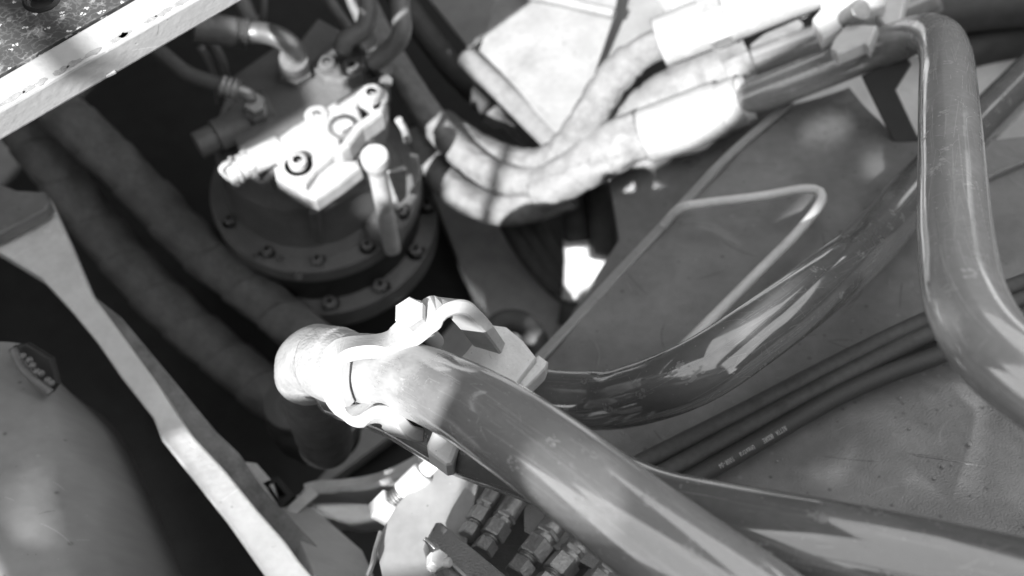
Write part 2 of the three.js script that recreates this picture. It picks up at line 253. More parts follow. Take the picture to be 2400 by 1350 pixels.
  one('unseen_shade_panel', 'unseen dark panel behind the viewer, cut out to shape the sun patches', 'shade_panel', b.geometry, M.dark);
}

// ---------------------------------------------------------------- beam and walkway plate
{
  const TOP = 0.075, pl = level(TOP);
  const g = thing('guard_beam', 'pale painted square beam with a chipped edge running beside the scuffed plate', 'beam');
  part('beam_tube', prism(pl, [[-160, 273], [-160, 350], [640, -104], [640, -190]], 0.027, 0.0025), M.beam, g);
  seed = 321; const chips = []; for (let i = 0; i < 15; i++) { const u = -40 + 620 * (i + rnd() * .7) / 15, v = 259 - (u) * (454 / 800) - 13, L = 14 + 26 * rnd(), q = []; for (let k = 0; k < 14; k++) { const a = k / 14 * 6.283, c = Math.cos(a) * L * (.7 + .5 * rnd()), e = Math.sin(a) * (3.5 + 5 * rnd()); q.push([u + c * .87 + e * .35, v - c * .49 + e]); } chips.push(prism(pl, q.reverse(), 0.0012, 0, 0.0003)); }
  const ch = part('paint_chips', chips, M.chip, g); ch.userData.kind = 'stuff';
  part('stop_lug', new RoundedBoxGeometry(0.0095, 0.004, 0.004, 2, 0.0015).applyMatrix4(new THREE.Matrix4().makeRotationY(0.607).setPosition(P(259, 172, 0.822))), M.paint, g);
  const pts = [[-160, 268], [636, -196], [500, -420], [-160, -420]];
  const hole = []; for (let i = 0; i < 24; i++) { const a = i / 24 * 6.283; hole.push([98 + 32 * Math.cos(a), -2 + 26 * Math.sin(a)]); }
  const p = thing('walkway_plate', 'dark scuffed steel plate with a round hole, next to the pale beam', 'plate');
  part('plate', prism(level(TOP - 0.006), pts, 0.006, 0.001, 0, [hole]), M.scuff, p);
  const c = level(TOP - 0.006).at(98, -2); part('hole_rim', lathe([[0.0115, -0.004], [0.0125, 0.002], [0.0138, 0.003], [0.0158, 0.0005], [0.0158, -0.004]], c), M.dark, p);
  one('deck_plate', 'pale plate seen through the hole in the scuffed plate', 'plate', prism(level(TOP - 0.03), [[-160, 200], [250, -60], [200, -300], [-160, -300]], 0.006), M.grey);
}

// ---------------------------------------------------------------- painted steel pipes
const R1 = 0.03, mainC = curveOf([[800, 858, .862], [880, 876, .835], [970, 893, .80], [1035, 917, .765], [1100, 950, .725], [1177, 996, .685], [1335, 1108, .632], [1528, 1256, .588], [1803, 1453, .545], [2050, 1640, .52], [2500, 1960, .49]]);
one('steel_pipe', 'thick glossy painted pipe held in the pale strap clamp, crossing in front of everything', 'pipe', sweep(mainC, R1, { m: 64, step: 0.006 }), M.pipeMain);
one('steel_pipe', 'thick glossy pipe passing underneath the clamped pipe and leaving beside its lower end', 'pipe', sweep([[800, 905, .93], [925, 945, .88], [1090, 1030, .81], [1250, 1082, .755], [1400, 1143, .71], [1540, 1205, .67], [1700, 1243, .635], [1900, 1283, .60], [2150, 1335, .575], [2450, 1400, .55], [2700, 1450, .54], [3200, 1540, .52]], R1, { m: 64, step: 0.006 }), M.pipe);
const pipeBC = curveOf([[1170, 890, 1.0], [1270, 930, .96], [1410, 938, .92], [1500, 922, .88], [1632, 872, .84], [1791, 768, .87], [1945, 652, .94], [2042, 566, 1.04], [2140, 455, 1.13], [2300, 290, 1.27], [2460, 130, 1.4], [2800, -210, 1.65]]);
one('steel_pipe', 'glossy dark pipe in a long S-bend above the flat cover, coming from the clamp block', 'pipe', sweep(pipeBC, 0.0275, { m: 64, step: 0.006 }), M.pipe);
const pipeRC = curveOf([[1735, 237, 1.36], [1800, 214, 1.34], [1960, 152, 1.30], [2060, 113, 1.27], [2140, 86, 1.2], [2192, 88, 1.1], [2216, 130, .99], [2222, 220, .885], [2231, 400, .765], [2242, 580, .672], [2270, 720, .61], [2335, 825, .575], [2450, 915, .55], [2600, 1010, .53], [3000, 1250, .5]]);
one('steel_pipe', 'scratched glossy pipe bent into an upright hoop with a sharp elbow at its top', 'pipe', sweep(pipeRC, 0.0245, { m: 64, step: 0.006 }), M.pipeDusty);
one('steel_pipe', 'dark pipe half hidden beside the hoop pipe, leading to the sunlit hose ends', 'pipe', sweep([[1700, 175, 1.43], [1800, 138, 1.43], [1960, 80, 1.42], [2100, 30, 1.4], [2200, -10, 1.38]], 0.023, { m: 48 }), M.pipeDusty);

// ---------------------------------------------------------------- cover panel on the right with rod handle and three thin hoses
const CP = plane3([1270, 850, 1.12], [1850, 240, 1.37], [2400, 1250, .86]);
{
  const g = thing('cover_panel', 'large flat semi-gloss cover panel with a rolled rim lying beneath the S-bend pipe', 'panel');
  const TOPE = [[1845, 245], [1990, 205], [2095, 322], [2330, 330], [3500, 200]], BOT = [[1230, 880], [1230, 1250], [1700, 1500], [3500, 1600]];
  const along = (l, b) => { const x = b * (l.length - 1), k = Math.min(l.length - 2, Math.floor(x)), f = x - k; return l[k].map((q, m) => q + (l[k + 1][m] - q) * f); };
  const quad = wob => { // dented sheet on the panel plane
    const nu = 110, nv = 120, pos = [], uv = [], idx = [];
    for (let i = 0; i <= nu; i++) for (let j = 0; j <= nv; j++) { const A = along(TOPE, j / nv), B = along(BOT, j / nv), a = i / nu, p = CP.at(A[0] + (B[0] - A[0]) * a, A[1] + (B[1] - A[1]) * a); const w = wob * (fbm(p.x * 5, 2.2, p.z * 5, 2) + 0.35 * fbm(p.x * 14, 8.2, p.z * 14, 2)); p.addScaledVector(CP.n, w); pos.push(p.x, p.y, p.z); uv.push(p.x, p.z); }
    for (let i = 0; i < nu; i++) for (let j = 0; j < nv; j++) { const a = i * (nv + 1) + j, b = a + nv + 1; idx.push(a, b, a + 1, a + 1, b, b + 1); }
    const q = new THREE.BufferGeometry(); q.setAttribute('position', new THREE.Float32BufferAttribute(pos, 3)); q.setAttribute('uv', new THREE.Float32BufferAttribute(uv, 2)); q.setIndex(idx); q.computeVertexNormals(); return q; };
  part('sheet', quad(0.014), M.cover, g);
  const rim = [[1225, 880], [1290, 812], [1440, 650], [1600, 480], [1712, 362], [1850, 243]].map(q => CP.at(q[0], q[1], 0.004));
  part('rim', strap(rim, CP.n.clone().cross(rim[5].clone().sub(rim[1])).normalize(), 0.0125, 0.006), M.shell, g);
  part('seam_strip', [strap([[2150, 512], [2310, 420], [2420, 374], [2520, 340]].map(q => CP.at(q[0], q[1], 0.006)), CP.n, 0.008, 0.004)], M.cover, g);
  part('faint_band', sweep([[1590, 1020], [1750, 1035], [1900, 1052], [2030, 1060], [2180, 1072], [2330, 1100], [2450, 1120]].map(q => CP.at(q[0], q[1], -0.0012)), 0.002, { m: 10, step: .01 }), M.cover, g);  // soft band across the panel, drawn as a barely raised line
  seed = 606; const lumps = []; for (let i = 0; i < 26; i++) { const q = new THREE.IcosahedronGeometry(0.0008 + 0.0018 * rnd() ** 2, 1); q.scale(1, 0.3, 1); const p = CP.at(1650 + 700 * rnd(), 930 + 200 * rnd(), 0.002); q.translate(p.x, p.y, p.z); lumps.push(boxUV(q)); }
  const o = part('dirt_crumbs', lumps, M.dusty, g); o.userData.kind = 'stuff';
}
one('rod_handle', 'thin pale bent rod handle standing on the flat cover panel', 'handle', sweep([[1552, 535, 0], [1575, 505, 0.02], [1600, 486, 0.035], [1650, 477, 0.04], [1780, 461, 0.04], [1890, 443, 0.04], [1918, 447, 0.04], [1926, 465, 0.04], [1912, 492, 0.04], [1860, 555, 0.04], [1790, 625, 0.04], [1680, 735, 0.035], [1590, 825, 0.02], [1550, 865, 0]].map(q => CP.at(...q)), 0.0058, { m: 16 }), M.paint);
{
  const D = (pts, r) => pts.map(q => CP.at(q[0], q[1], r + 0.014));
  const grp = undefined;
  const r = 0.0092;
  one('thin_hose', 'plain black thin hose, uppermost of the three on the cover panel', 'hose', sweep(D([[1380, 1150], [1500, 1087], [1620, 1027], [1750, 962], [1950, 858], [2170, 752], [2420, 655], [2600, 590], [3300, 360]], r + 0.004), r, { m: 24 }), M.rubber);
  one('thin_hose', 'black thin hose with a pale rubbed line along it, between two others on the panel', 'hose', sweep(D([[1440, 1165], [1560, 1106], [1690, 1035], [1800, 975], [1950, 895], [2190, 778], [2430, 692], [2600, 630], [3300, 400]], r + 0.002), r, { m: 24 }), M.rubber);
  // printed hose: pale lettering along the top
  const W = 2048, H = 256, cv = document.createElement('canvas'); cv.width = W; cv.height = H; const c = cv.getContext('2d');
  c.fillStyle = '#3b3b3b'; c.fillRect(0, 0, W, H); seed = 41; for (let i = 0; i < 3500; i++) { const v = 45 + Math.floor(rnd() * 45); c.fillStyle = `rgba(${v},${v},${v},0.5)`; c.fillRect(rnd() * W, rnd() * H, 1 + 10 * rnd(), 1 + 2 * rnd()); }
  c.fillStyle = '#b9b9b9'; c.font = '26px monospace'; c.textBaseline = 'middle';
  const L = 0.4, words = [['NITTA', 0], ['MOORE', 0.0155], ['Unextra', 0.037], ['100R-04', 0.060]];
  for (const [w, m] of words) for (const o of [0, -W]) { c.save(); c.translate((0.372 + m) / L * W + o, H * 0.50); c.scale(0.78, -1.15); c.fillText(w, 0, 0); c.restore(); }
  const t = new THREE.CanvasTexture(cv); t.colorSpace = THREE.SRGBColorSpace; t.wrapS = t.wrapT = THREE.RepeatWrapping; t.repeat.set(1 / L, 1 / (2 * Math.PI * r)); t.magFilter = THREE.LinearFilter;
  const m = new THREE.MeshStandardMaterial({ map: t, roughness: 0.6, bumpMap: M.rubber.bumpMap, bumpScale: 0.0005 });
  one('thin_hose', 'black thin hose with pale printed lettering, lowest of the three on the panel', 'hose', sweep(D([[2600, 655], [2430, 728], [2200, 832], [2080, 876], [1960, 930], [1830, 1003], [1730, 1062], [1640, 1112], [1520, 1180]], r), r, { m: 24 }), m);
}
// plates and posts behind the hoop pipe
one('pale_plate', 'pale grey plate seen behind the hoop pipe near the support post', 'plate', prism(level(-0.52), [[1800, 262], [1870, 205], [2060, 120], [3300, 60], [3300, 330], [2150, 420], [2000, 330]], 0.02), M.paint);
{ const p = level(-0.40);
  one('support_post', 'dark flat bent post holding up the hoop pipe', 'post', prism(plane3([2040, 190, 1.27], [2130, 150, 1.25], CP.at(2120, 330, .005).toArray().length && [2120, 330, CP.at(2120, 330, .005).sub(CAM).dot(FWD)]), [[2018, 178], [2120, 125], [2135, 148], [2098, 208], [2155, 330], [2096, 338]], 0.012, 0.002), M.dark); }
one('edge_strip', 'narrow pale strip running along the tail end of the S-bend pipe', 'strip', strap([[2255, 425, 1.28], [2310, 345, 1.3], [2360, 275, 1.32], [2430, 180, 1.34]], FWD.clone().negate(), 0.006, 0.008), M.cover);
one('rubber_hose', 'thick black rubber hose, higher of two in the corner above the hoop pipe', 'hose', sweep([[2080, 60, 1.55], [2200, 28, 1.55], [2320, 12, 1.55], [2480, 0, 1.55], [3200, -60, 1.55]], 0.038, { m: 40 }), M.rubber);
one('rubber_hose', 'thick black rubber hose, lower of two in the corner above the hoop pipe', 'hose', sweep([[2200, 150, 1.6], [2290, 112, 1.6], [2400, 85, 1.6], [2500, 65, 1.6], [3200, -40, 1.6]], 0.036, { m: 40 }), M.rubber);
{ // block clamp on the hoop pipe's far run
  const g = thing('pipe_clamp', 'small pale bolted clamp gripping the far runs of the hoop pipe', 'clamp');
  part('saddle', prism(plane3([1960, 100, 1.24], [2030, 75, 1.23], [1960, 130, 1.22]), [[1945, 112], [1955, 88], [1985, 55], [2055, 58], [2042, 90], [2035, 108], [2022, 100], [1962, 126]], 0.018, 0.003), M.clamp, g);
  part('upper_plate', prism(plane3([1920, 40, 1.28], [2030, 15, 1.28], [1930, 70, 1.26]), [[1905, 42], [1925, 18], [1925, -10], [2080, -40], [2075, 10], [2020, 15], [2015, 4], [1960, 24], [1975, 60], [1928, 90]], 0.018, 0.003), M.clamp, g);
  part('bolt_shank', cyl(P(1985, 45, 1.27), P(2020, 22, 1.24), 0.014), M.steel, g);
  part('web', prism(plane3([2060, 40, 1.3], [2110, 10, 1.3], [2080, 70, 1.28]), [[2050, 36], [2075, -30], [2130, -30], [2110, 45], [2078, 62]], 0.02, 0.003), M.clamp, g);
}

// ---------------------------------------------------------------- strap clamp in front
{
  const g = thing('strap_clamp', 'pale painted strap clamp with a hex bolt and block, gripping the thick pipe in front', 'clamp');
  const ax = P(970, 893, .80).sub(P(880, 876, .835)).normalize();
  const C = P(872, 874, .838), e1 = P(960, 760, .79).sub(C); e1.addScaledVector(ax, -e1.dot(ax)).normalize(); const e2 = ax.clone().cross(e1); if (e2.dot(FWD) > 0) e2.negate();
  const arc = (deg, r = R1 + 0.0078) => C.clone().addScaledVector(e1, Math.cos(deg * Math.PI / 180) * r).addScaledVector(e2, Math.sin(deg * Math.PI / 180) * r);
  const A = [arc(168), arc(150), arc(125), arc(100), arc(75), arc(52), arc(36)];
  const local = (a, b) => C.clone().addScaledVector(e1, a).addScaledVector(e2, b);
  const pts = [P(1012, 962, .87), P(1000, 990, .84), P(972, 1014, .815), P(938, 1006, .80), P(908, 978, .795), ...A.slice(2, 6), P(918, 803, .80), P(955, 780, .795), P(1000, 745, .785), P(1032, 722, .78), P(1066, 718, .785), P(1098, 745, .80), P(1146, 806, .86)];
  part('strap', strap(pts, ax, 0.027, 0.0115), M.strap, g);
  const nb = P(955, 715, .765).sub(P(1062, 838, .885)).normalize(), b0 = P(972, 746, .785);
  const bolt = part('bolt', [cyl(b0.clone().addScaledVector(nb, 0.002), b0.clone().addScaledVector(nb, 0.016), 0.0125, 0.0125, 6)], M.strap, g);
  part('washer', cyl(b0.clone().addScaledVector(nb, 0.0003), b0.clone().addScaledVector(nb, 0.0025), 0.0148), M.strap, bolt);
  part('shank', cyl(b0, b0.clone().addScaledVector(nb, -0.06), 0.0072), M.strap, bolt);
  globalThis.__clamp = { C, e1, e2, ax, local };
  const bl = plane3([1140, 757, .87], [1187, 763, .87], [1090, 835, .87]);
  const pl = level(P(1180, 810, .87).y);
  part('base_block', prism(pl, [[1075, 838], [1092, 822], [1143, 757], [1187, 763], [1226, 795], [1258, 836], [1205, 905], [1100, 905]], 0.05, 0.004), M.clamp, g);
  part('spacer_block', prism(level(pl.at(1200, 850).y - 0.012), [[1205, 888], [1262, 828], [1285, 845], [1278, 862], [1225, 915]], 0.03, 0.004), M.clamp, g);
  const bp = level(P(1040, 1050, .765).y);
  part('lower_block', prism(bp, [[1000, 1040], [1022, 985], [1075, 1000], [1078, 1040], [1060, 1085], [1045, 1088], [1002, 1056]], 0.03, 0.004), M.clamp, g);
  const k = P(812, 950, .93); part('round_nut', [cyl(k, k.clone().addScaledVector(ax, 0.03), 0.0145), (() => { const s = boxUV(new THREE.SphereGeometry(0.0142, 20, 14).scale(1, 1, 1)); s.translate(k.x, k.y, k.z); return s; })()], M.clamp, g);
}
// taped hose entering the clamped pipe
{
  const g = thing('taped_hose', 'hose end wrapped in pale torn tape, bending down behind the strap clamp', 'hose');
  part('hose', sweep([[765, 1040, 1.18], [750, 985, 1.1], [738, 930, 1.02], [734, 885, .96], [745, 850, .915], [775, 850, .885]], (s, t) => 0.031 + 0.0015 * Math.sin(s * 160), { m: 40 }), M.rubber, g);
  const wr = (s, a, k) => k * (fbm(s * 45, Math.cos(a) * 1.6, Math.sin(a) * 1.6 + 4, 4) + 0.7 * Math.abs(fbm(s * 18 + a * .5, Math.cos(a) * 2.5, 9 + Math.sin(a) * 2.5, 2)));
  part('hose_end', sweep([[722, 880, .95], [727, 853, .92], [746, 842, .9], [790, 856, .868]], (s, t, a) => 0.0312 * smooth(-.12, .05, t) + wr(s, a, .0012), { m: 72, step: .0015 }), M.tape, g);
  part('tape_wrap', sweep([[768, 850, .884], [790, 856, .868], [830, 866, .852], [885, 877, .835]], (s, t, a) => 0.0312 + wr(s, a, .0022) + 0.0016 * (t > .04 + .05 * Math.sin(a * 2 + 1) ? 1 : 0) - 0.0016 * smooth(.4, .42, t + .09 * Math.sin(a)) + 0.0008 * smooth(.62, .64, t + .05 * Math.sin(2 * a + 2)), { m: 72, step: .0012 }), M.tape, g);
  part('clip_ring', sweep([[664, 872, .95], [661, 842, .93], [670, 812, .92]], 0.004, { m: 10 }), M.clamp, g);
}

// ---------------------------------------------------------------- swing motor
const MX = -0.307, MZ = -0.54;
{
  const g = thing('swing_motor', 'heavy round cast motor standing on two bolted flanges in the dark bay', 'motor');
  const ctr = V(MX, 0, MZ);
  part('base_flange', lathe([[0, -0.75], [0.18, -0.75], [0.182, -0.748], [0.182, -0.706], [0.179, -0.703], [0, -0.703]], ctr, 96), M.motor, g);
  part('neck', lathe([[0.155, -0.703], [0.155, -0.66], [0.158, -0.656], [0.158, -0.645], [0.148, -0.64], [0.148, -0.63]], ctr, 96), M.dark, g);
  const top = part('top_flange', lathe([[0.15, -0.636], [0.163, -0.634], [0.165, -0.631], [0.165, -0.607], [0.163, -0.604], [0.139, -0.604], [0.136, -0.6], [0.128, -0.59], [0.122, -0.588], [0.106, -0.594], [0.1, -0.59], [0.096, -0.56], [0.092, -0.45], [0.08, -0.44], [0, -0.44]], ctr, 96), M.motor, g);
  const screw = (p, r, parent, mat, h = 0.011) => { const o = part('cap_screw', lathe([[0, 0.3 * h], [r * .42, .3 * h], [r * .5, h * .95], [r * .85, h], [r, h * .9], [r, 0], [r * 1.5, 0], [r * 1.5, -0.002]].reverse(), p, 20), mat, parent); return o; };
  for (const [u, v] of [[540, 520], [628, 592], [745, 613], [862, 580], [942, 500]]) screw(Q(u, v, -0.604), 0.0085, g, M.motor);
  for (const [u, v] of [[1002, 485], [976, 592], [893, 675], [775, 715], [640, 690]]) screw(Q(u, v, -0.703), 0.0105, g, M.motor, 0.013);
  for (const [u, v] of [[600, 600], [655, 608], [700, 645]]) screw(Q(u, v, -0.604), 0.004, g, M.motor, .004);
  // casting ribs
  part('rib', prism(plane3([735, 470, 1.42], [745, 470, 1.42], [748, 525, 1.5]), [[728, 455], [748, 455], [760, 528], [738, 530]], 0.03, 0.002), M.motor, g);
  part('boss', lathe([[0.03, -0.62], [0.028, -0.585], [0.024, -0.578], [0.014, -0.576], [0, -0.576]], Q(895, 522, -0.58).setY(0), 32), M.motor, g);
  part('cover_plate', prism(level(-0.42), [[510, 268], [545, 175], [640, 108], [760, 105], [870, 150], [905, 205], [900, 270], [850, 380], [745, 450], [640, 405], [560, 345]], 0.055, 0.006), M.motor, g);
  part('body', lathe([[0.13, -0.59], [0.125, -0.5], [0.11, -0.46], [0, -0.46]], V(MX - 0.005, 0, MZ), 64), M.motor, g);
  // sunlit valve block, a step proud of the plate
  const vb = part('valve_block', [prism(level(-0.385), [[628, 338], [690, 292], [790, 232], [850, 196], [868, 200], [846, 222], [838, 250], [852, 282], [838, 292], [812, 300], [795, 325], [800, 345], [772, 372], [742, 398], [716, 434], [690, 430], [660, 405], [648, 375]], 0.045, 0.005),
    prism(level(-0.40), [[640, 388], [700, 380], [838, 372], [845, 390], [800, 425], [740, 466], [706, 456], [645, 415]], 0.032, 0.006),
    prism(level(-0.378), [[846, 205], [868, 192], [896, 216], [905, 240], [896, 262], [850, 296], [818, 338], [800, 352], [778, 358], [800, 330], [828, 290], [866, 262], [858, 236], [842, 226]], 0.04, 0.006)], M.motorSunlit, g);
  screw(Q(700, 386, -0.385), 0.0125, vb, M.motorSunlit, 0.012); screw(Q(872, 228, -0.378), 0.0145, vb, M.motorSunlit, 0.012);
  part('port_plug', lathe([[0.016, 0], [0.016, 0.003], [0.0125, 0.004], [0.006, 0.004], [0.0045, 0.001], [0, 0.001]], Q(742, 272, -0.385), 28), M.motorSunlit, vb);
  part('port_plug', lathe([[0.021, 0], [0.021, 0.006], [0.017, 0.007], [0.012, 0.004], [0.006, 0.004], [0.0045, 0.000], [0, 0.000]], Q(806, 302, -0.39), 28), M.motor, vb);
  // cartridges reaching out of the block
  const a = Q(660, 346, -0.4), b = Q(532, 408, -0.4), ct = part('cartridge', [cyl(a, a.clone().lerp(b, .55), 0.0178), cyl(a.clone().lerp(b, .55), a.clone().lerp(b, .66), 0.0195, 0.0195, 6), cyl(a.clone().lerp(b, .66), a.clone().lerp(b, .8), 0.0175), cyl(a.clone().lerp(b, .8), a.clone().lerp(b, .86), 0.0195), cyl(a.clone().lerp(b, .86), b, 0.0165)], M.motorSunlit, g);
  part('clip', sweep([Q(560, 432, -0.42), Q(530, 412, -0.395), Q(518, 395, -0.38), Q(532, 384, -0.378), Q(541, 376, -0.38)], 0.0035, { m: 10 }), M.motorSunlit, ct);
  const c = Q(580, 285, -0.43), d = Q(462, 342, -0.43); part('cartridge', [cyl(c, c.clone().lerp(d, .62), 0.0235), cyl(c.clone().lerp(d, .62), d, 0.0195)], M.motor, g);
  const e = Q(560, 290, -0.44); part('cartridge_boss', cyl(Q(640, 250, -.43), e, 0.028), M.motor, g);
  // tall stud with a round head
  part('filler_tube', [lathe([[0.0125, -0.6], [0.0125, -0.405], [0.0165, -0.392], [0.0185, -0.384], [0.0185, -0.372], [0.017, -0.37], [0, -0.37]], Q(877, 362, -0.37).setY(0), 32)], M.motorSunlit, g);
  part('name_plate', prism(plane3([905, 405, 1.42], [948, 400, 1.42], [905, 465, 1.49]), [[902, 402], [946, 388], [952, 392], [953, 452], [940, 468], [910, 466]], 0.006, 0.001), M.motorSunlit, g);
  part('side_bracket', [sweep([[934, 280, 1.4], [948, 305, 1.42], [955, 330, 1.45]], 0.0055, { m: 10 }), prism(plane3([962, 370, 1.45], [985, 400, 1.47], [968, 440, 1.5]), [[960, 365], [978, 368], [986, 412], [970, 436], [962, 400]], 0.006, .001)], M.motorSunlit, g);
  // upper right manifold with ports
  const mf = part('manifold', [prism(level(-0.40), [[690, 108], [745, 40], [800, 70], [850, 115], [852, 170], [800, 190], [758, 185]], 0.05, 0.005)], M.motor, g);
  screw(Q(766, 150, -0.40), 0.013, mf, M.motor, .006); screw(Q(825, 160, -0.40), 0.011, mf, M.motor, .008);
  part('port_block', [prism(level(-0.42), [[850, 120], [890, 120], [905, 150], [908, 190], [880, 200], [855, 175]], 0.05, 0.006), cyl(Q(842, 110, -.4), Q(865, 100, -.37), 0.014, .014, 6), cyl(Q(890, 165, -.42), Q(905, 160, -.39), 0.011, .011, 6), cyl(Q(893, 190, -.42), Q(906, 190, -.39), 0.010, .010, 6)], M.motor, g);
}
{ // hoses and tubes on top of the motor
  const t = thing('motor_hose', 'thin black hose with a crimped elbow screwed into the motor top', 'hose');
  part('hose', sweep([[320, 75, 1.3], [380, 125, 1.3], [440, 172, 1.31], [520, 200, 1.33]], 0.0105, { m: 20 }), M.rubber, t);
  part('crimp', sweep([[515, 199, 1.33], [560, 212, 1.335]], s => 0.0125 + 0.0022 * Math.abs(Math.sin(s * 420)), { m: 20, step: .001 }), M.steel, t);
  part('elbow', sweep([[555, 211, 1.335], [580, 220, 1.34], [594, 238, 1.36], [598, 262, 1.39]], 0.0085, { m: 18 }), M.steel, t);
  part('nut', [cyl(P(597, 240, 1.35), P(599, 258, 1.385), 0.0145, .0145, 6), cyl(P(599, 256, 1.38), P(601, 275, 1.41), 0.0165, .0165, 6)], M.steel, t);
}
{
  const t = thing('motor_elbow_tube', 'curved grey tube from a threaded cylinder down to a large nut on the motor', 'tube');
  part('cylinder', cyl(P(455, 62, 1.36), P(552, 76, 1.38), 0.021), M.motor, t);
  part('thread', sweep([[548, 75, 1.38], [580, 80, 1.385]], s => 0.0195 + 0.0025 * Math.sin(s * 1500), { m: 24, step: .0006 }), M.motor, t);
  part('tube', sweep([[570, 78, 1.385], [610, 76, 1.38], [655, 88, 1.37], [686, 112, 1.375], [692, 145, 1.4]], 0.0145, { m: 24 }), M.steel, t);
  part('nut', [cyl(P(688, 135, 1.385), P(691, 158, 1.42), 0.02, .02), cyl(P(691, 158, 1.42), P(694, 192, 1.46), 0.025, .025, 6), cyl(P(694, 188, 1.46), P(695, 200, 1.47), 0.03)], M.motor, t);
}
for (const [pts, l] of [[[[905, 160, 1.4], [872, 150, 1.41], [895, 132, 1.4], [930, 100, 1.38], [942, 70, 1.37], [938, 20, 1.37], [935, -40, 1.37]], 'grey tube curling upward beside the motor manifold, nearer the white plate'], [[[800, 118, 1.41], [815, 92, 1.4], [850, 70, 1.4], [862, 40, 1.4], [858, -40, 1.4]], 'grey tube curling upward behind the motor manifold, close to the wire bundle']]) { one('manifold_tube', l, 'tube', sweep(pts.slice(pts.length > 6 ? 1 : 0), 0.0135, { m: 22 }), M.motor); }
for (const [pts, r, l] of [[[[470, 110, 1.5], [490, 140, 1.52], [508, 190, 1.55], [515, 240, 1.6]], .006, 'thin dark cable drooping beside the threaded cylinder, first from the beam'], [[[500, 100, 1.5], [520, 140, 1.52], [530, 180, 1.55]], .0065, 'thin dark cable behind the motor hose, second from the beam'], [[[560, -20, 1.55], [585, 40, 1.56], [605, 70, 1.57]], .012, 'flat grey cable rising above the curved motor tube'], [[[618, -20, 1.5], [618, 30, 1.52], [608, 70, 1.55]], .005, 'thin grey wire rising above the curved motor tube'], [[[760, -20, 1.5], [790, 30, 1.52], [818, 70, 1.55]], .009, 'dark cable above the manifold, inward of the curled tubes']]) one('loose_cable', l, 'cable', sweep(pts, r, { m: 14 }), M.motor);

// ---------------------------------------------------------------- middle hoses
one('return_hose', 'long black hose lying closest to the motor, sunlit where it bends', 'hose', sweep([[980, 300, 1.62], [1000, 360, 1.62], [1040, 420, 1.6], [1100, 465, 1.57], [1180, 490, 1.54], [1260, 478, 1.52], [1340, 450, 1.5]], (s, t, a) => 0.0235 + crinkle(s, a, .0028, 26, 1), { m: 40, step: .004 }), M.dusty);
one('return_hose', 'long dusty hose passing the motor and rising into the fat sunlit sleeve', 'hose', sweep([[820, -60, 1.68], [880, 70, 1.66], [950, 190, 1.62], [1020, 290, 1.58], [1085, 360, 1.55], [1170, 415, 1.52], [1260, 425, 1.5], [1330, 395, 1.46], [1420, 330, 1.43], [1500, 295, 1.41]], (s, t, a) => 0.0215 + crinkle(s, a, .0028, 26, 4), { m: 40, step: .004 }), M.dusty);
one('return_hose', 'sunlit hose with a wrapped spiral guard climbing toward the topmost hose sleeve', 'hose', sweep([[1040, 290, 1.64], [1120, 345, 1.58], [1200, 378, 1.54], [1280, 380, 1.5], [1330, 345, 1.47], [1385, 265, 1.43], [1440, 180, 1.4], [1510, 120, 1.38], [1570, 92, 1.37]], (s, t, a) => 0.0215 + 0.0026 * Math.pow(Math.abs(Math.sin(s * 95 + .5 * Math.sin(a))), .6) * smooth(.42, .5, t) * smooth(.9, .87, t) + crinkle(s, a, .0024, 34, 7) * smooth(.9, .87, t), { m: 48, step: .002 }), M.dusty);
{
  const g = thing('hose_sleeve', 'fat pale sleeve over the hose end beside the dark far pipe', 'sleeve');
  part('sleeve', sweep([[1265, 455, 1.5], [1330, 420, 1.47], [1400, 375, 1.45], [1460, 340, 1.43], [1520, 315, 1.42]], (s, t, a) => 0.029 + .0015 * smooth(.35, .37, t + .04 * Math.sin(a)) + crinkle(s, a, .001 + .0034 * smooth(.5, .6, t), 36, 2), { m: 56, step: .002 }), M.sleeve, g);
  part('hose_end', sweep([[1505, 322, 1.41], [1560, 302, 1.4], [1640, 272, 1.39], [1700, 252, 1.38], [1742, 236, 1.37]], (s, t, a) => 0.0395 - .004 * smooth(.0, .05, .05 - t) - .003 * smooth(.78, .8, t) + .0008 * fbm(s * 40, Math.cos(a), Math.sin(a), 3), { m: 48, step: .003 }), M.hoseEnd, g);
  part('end_collar', sweep([[1725, 242, 1.37], [1758, 230, 1.365]], 0.033, { m: 32 }), M.clamp, g);
}
{
  const g = thing('spiral_sleeve', 'ribbed pale hose guard tucked above the fat sleeve', 'sleeve');
  part('sleeve', sweep([[1440, 345, 1.5], [1500, 275, 1.48], [1570, 225, 1.46], [1650, 180, 1.45], [1720, 160, 1.44]], (s, t, a) => 0.033 + 0.0035 * Math.pow(Math.abs(Math.sin(s * 75)), .5) + crinkle(s, a, .002, 30, 9), { m: 40, step: .002 }), M.sleeve, g);
  part('end_nut', cyl(P(1700, 168, 1.43), P(1760, 140, 1.42), 0.036, .036, 6), M.sleeve, g);
}
{
  const g = thing('hose_coupling', 'big sunlit hose coupling with hexagon nut beneath the top frame edge', 'coupling');
  part('ferrule', sweep([[1545, 100, 1.37], [1600, 78, 1.36], [1660, 54, 1.35]], s => 0.0345, { m: 44 }), M.hoseEnd, g);
  part('nut', cyl(P(1650, 58, 1.35), P(1705, 36, 1.34), 0.0385, 0.0385, 6), M.hoseEnd, g);
  part('pipe_end', sweep([[1695, 40, 1.34], [1760, 14, 1.33], [1830, -14, 1.32], [1950, -60, 1.31]], 0.036, { m: 44 }), M.hoseEnd, g);
}
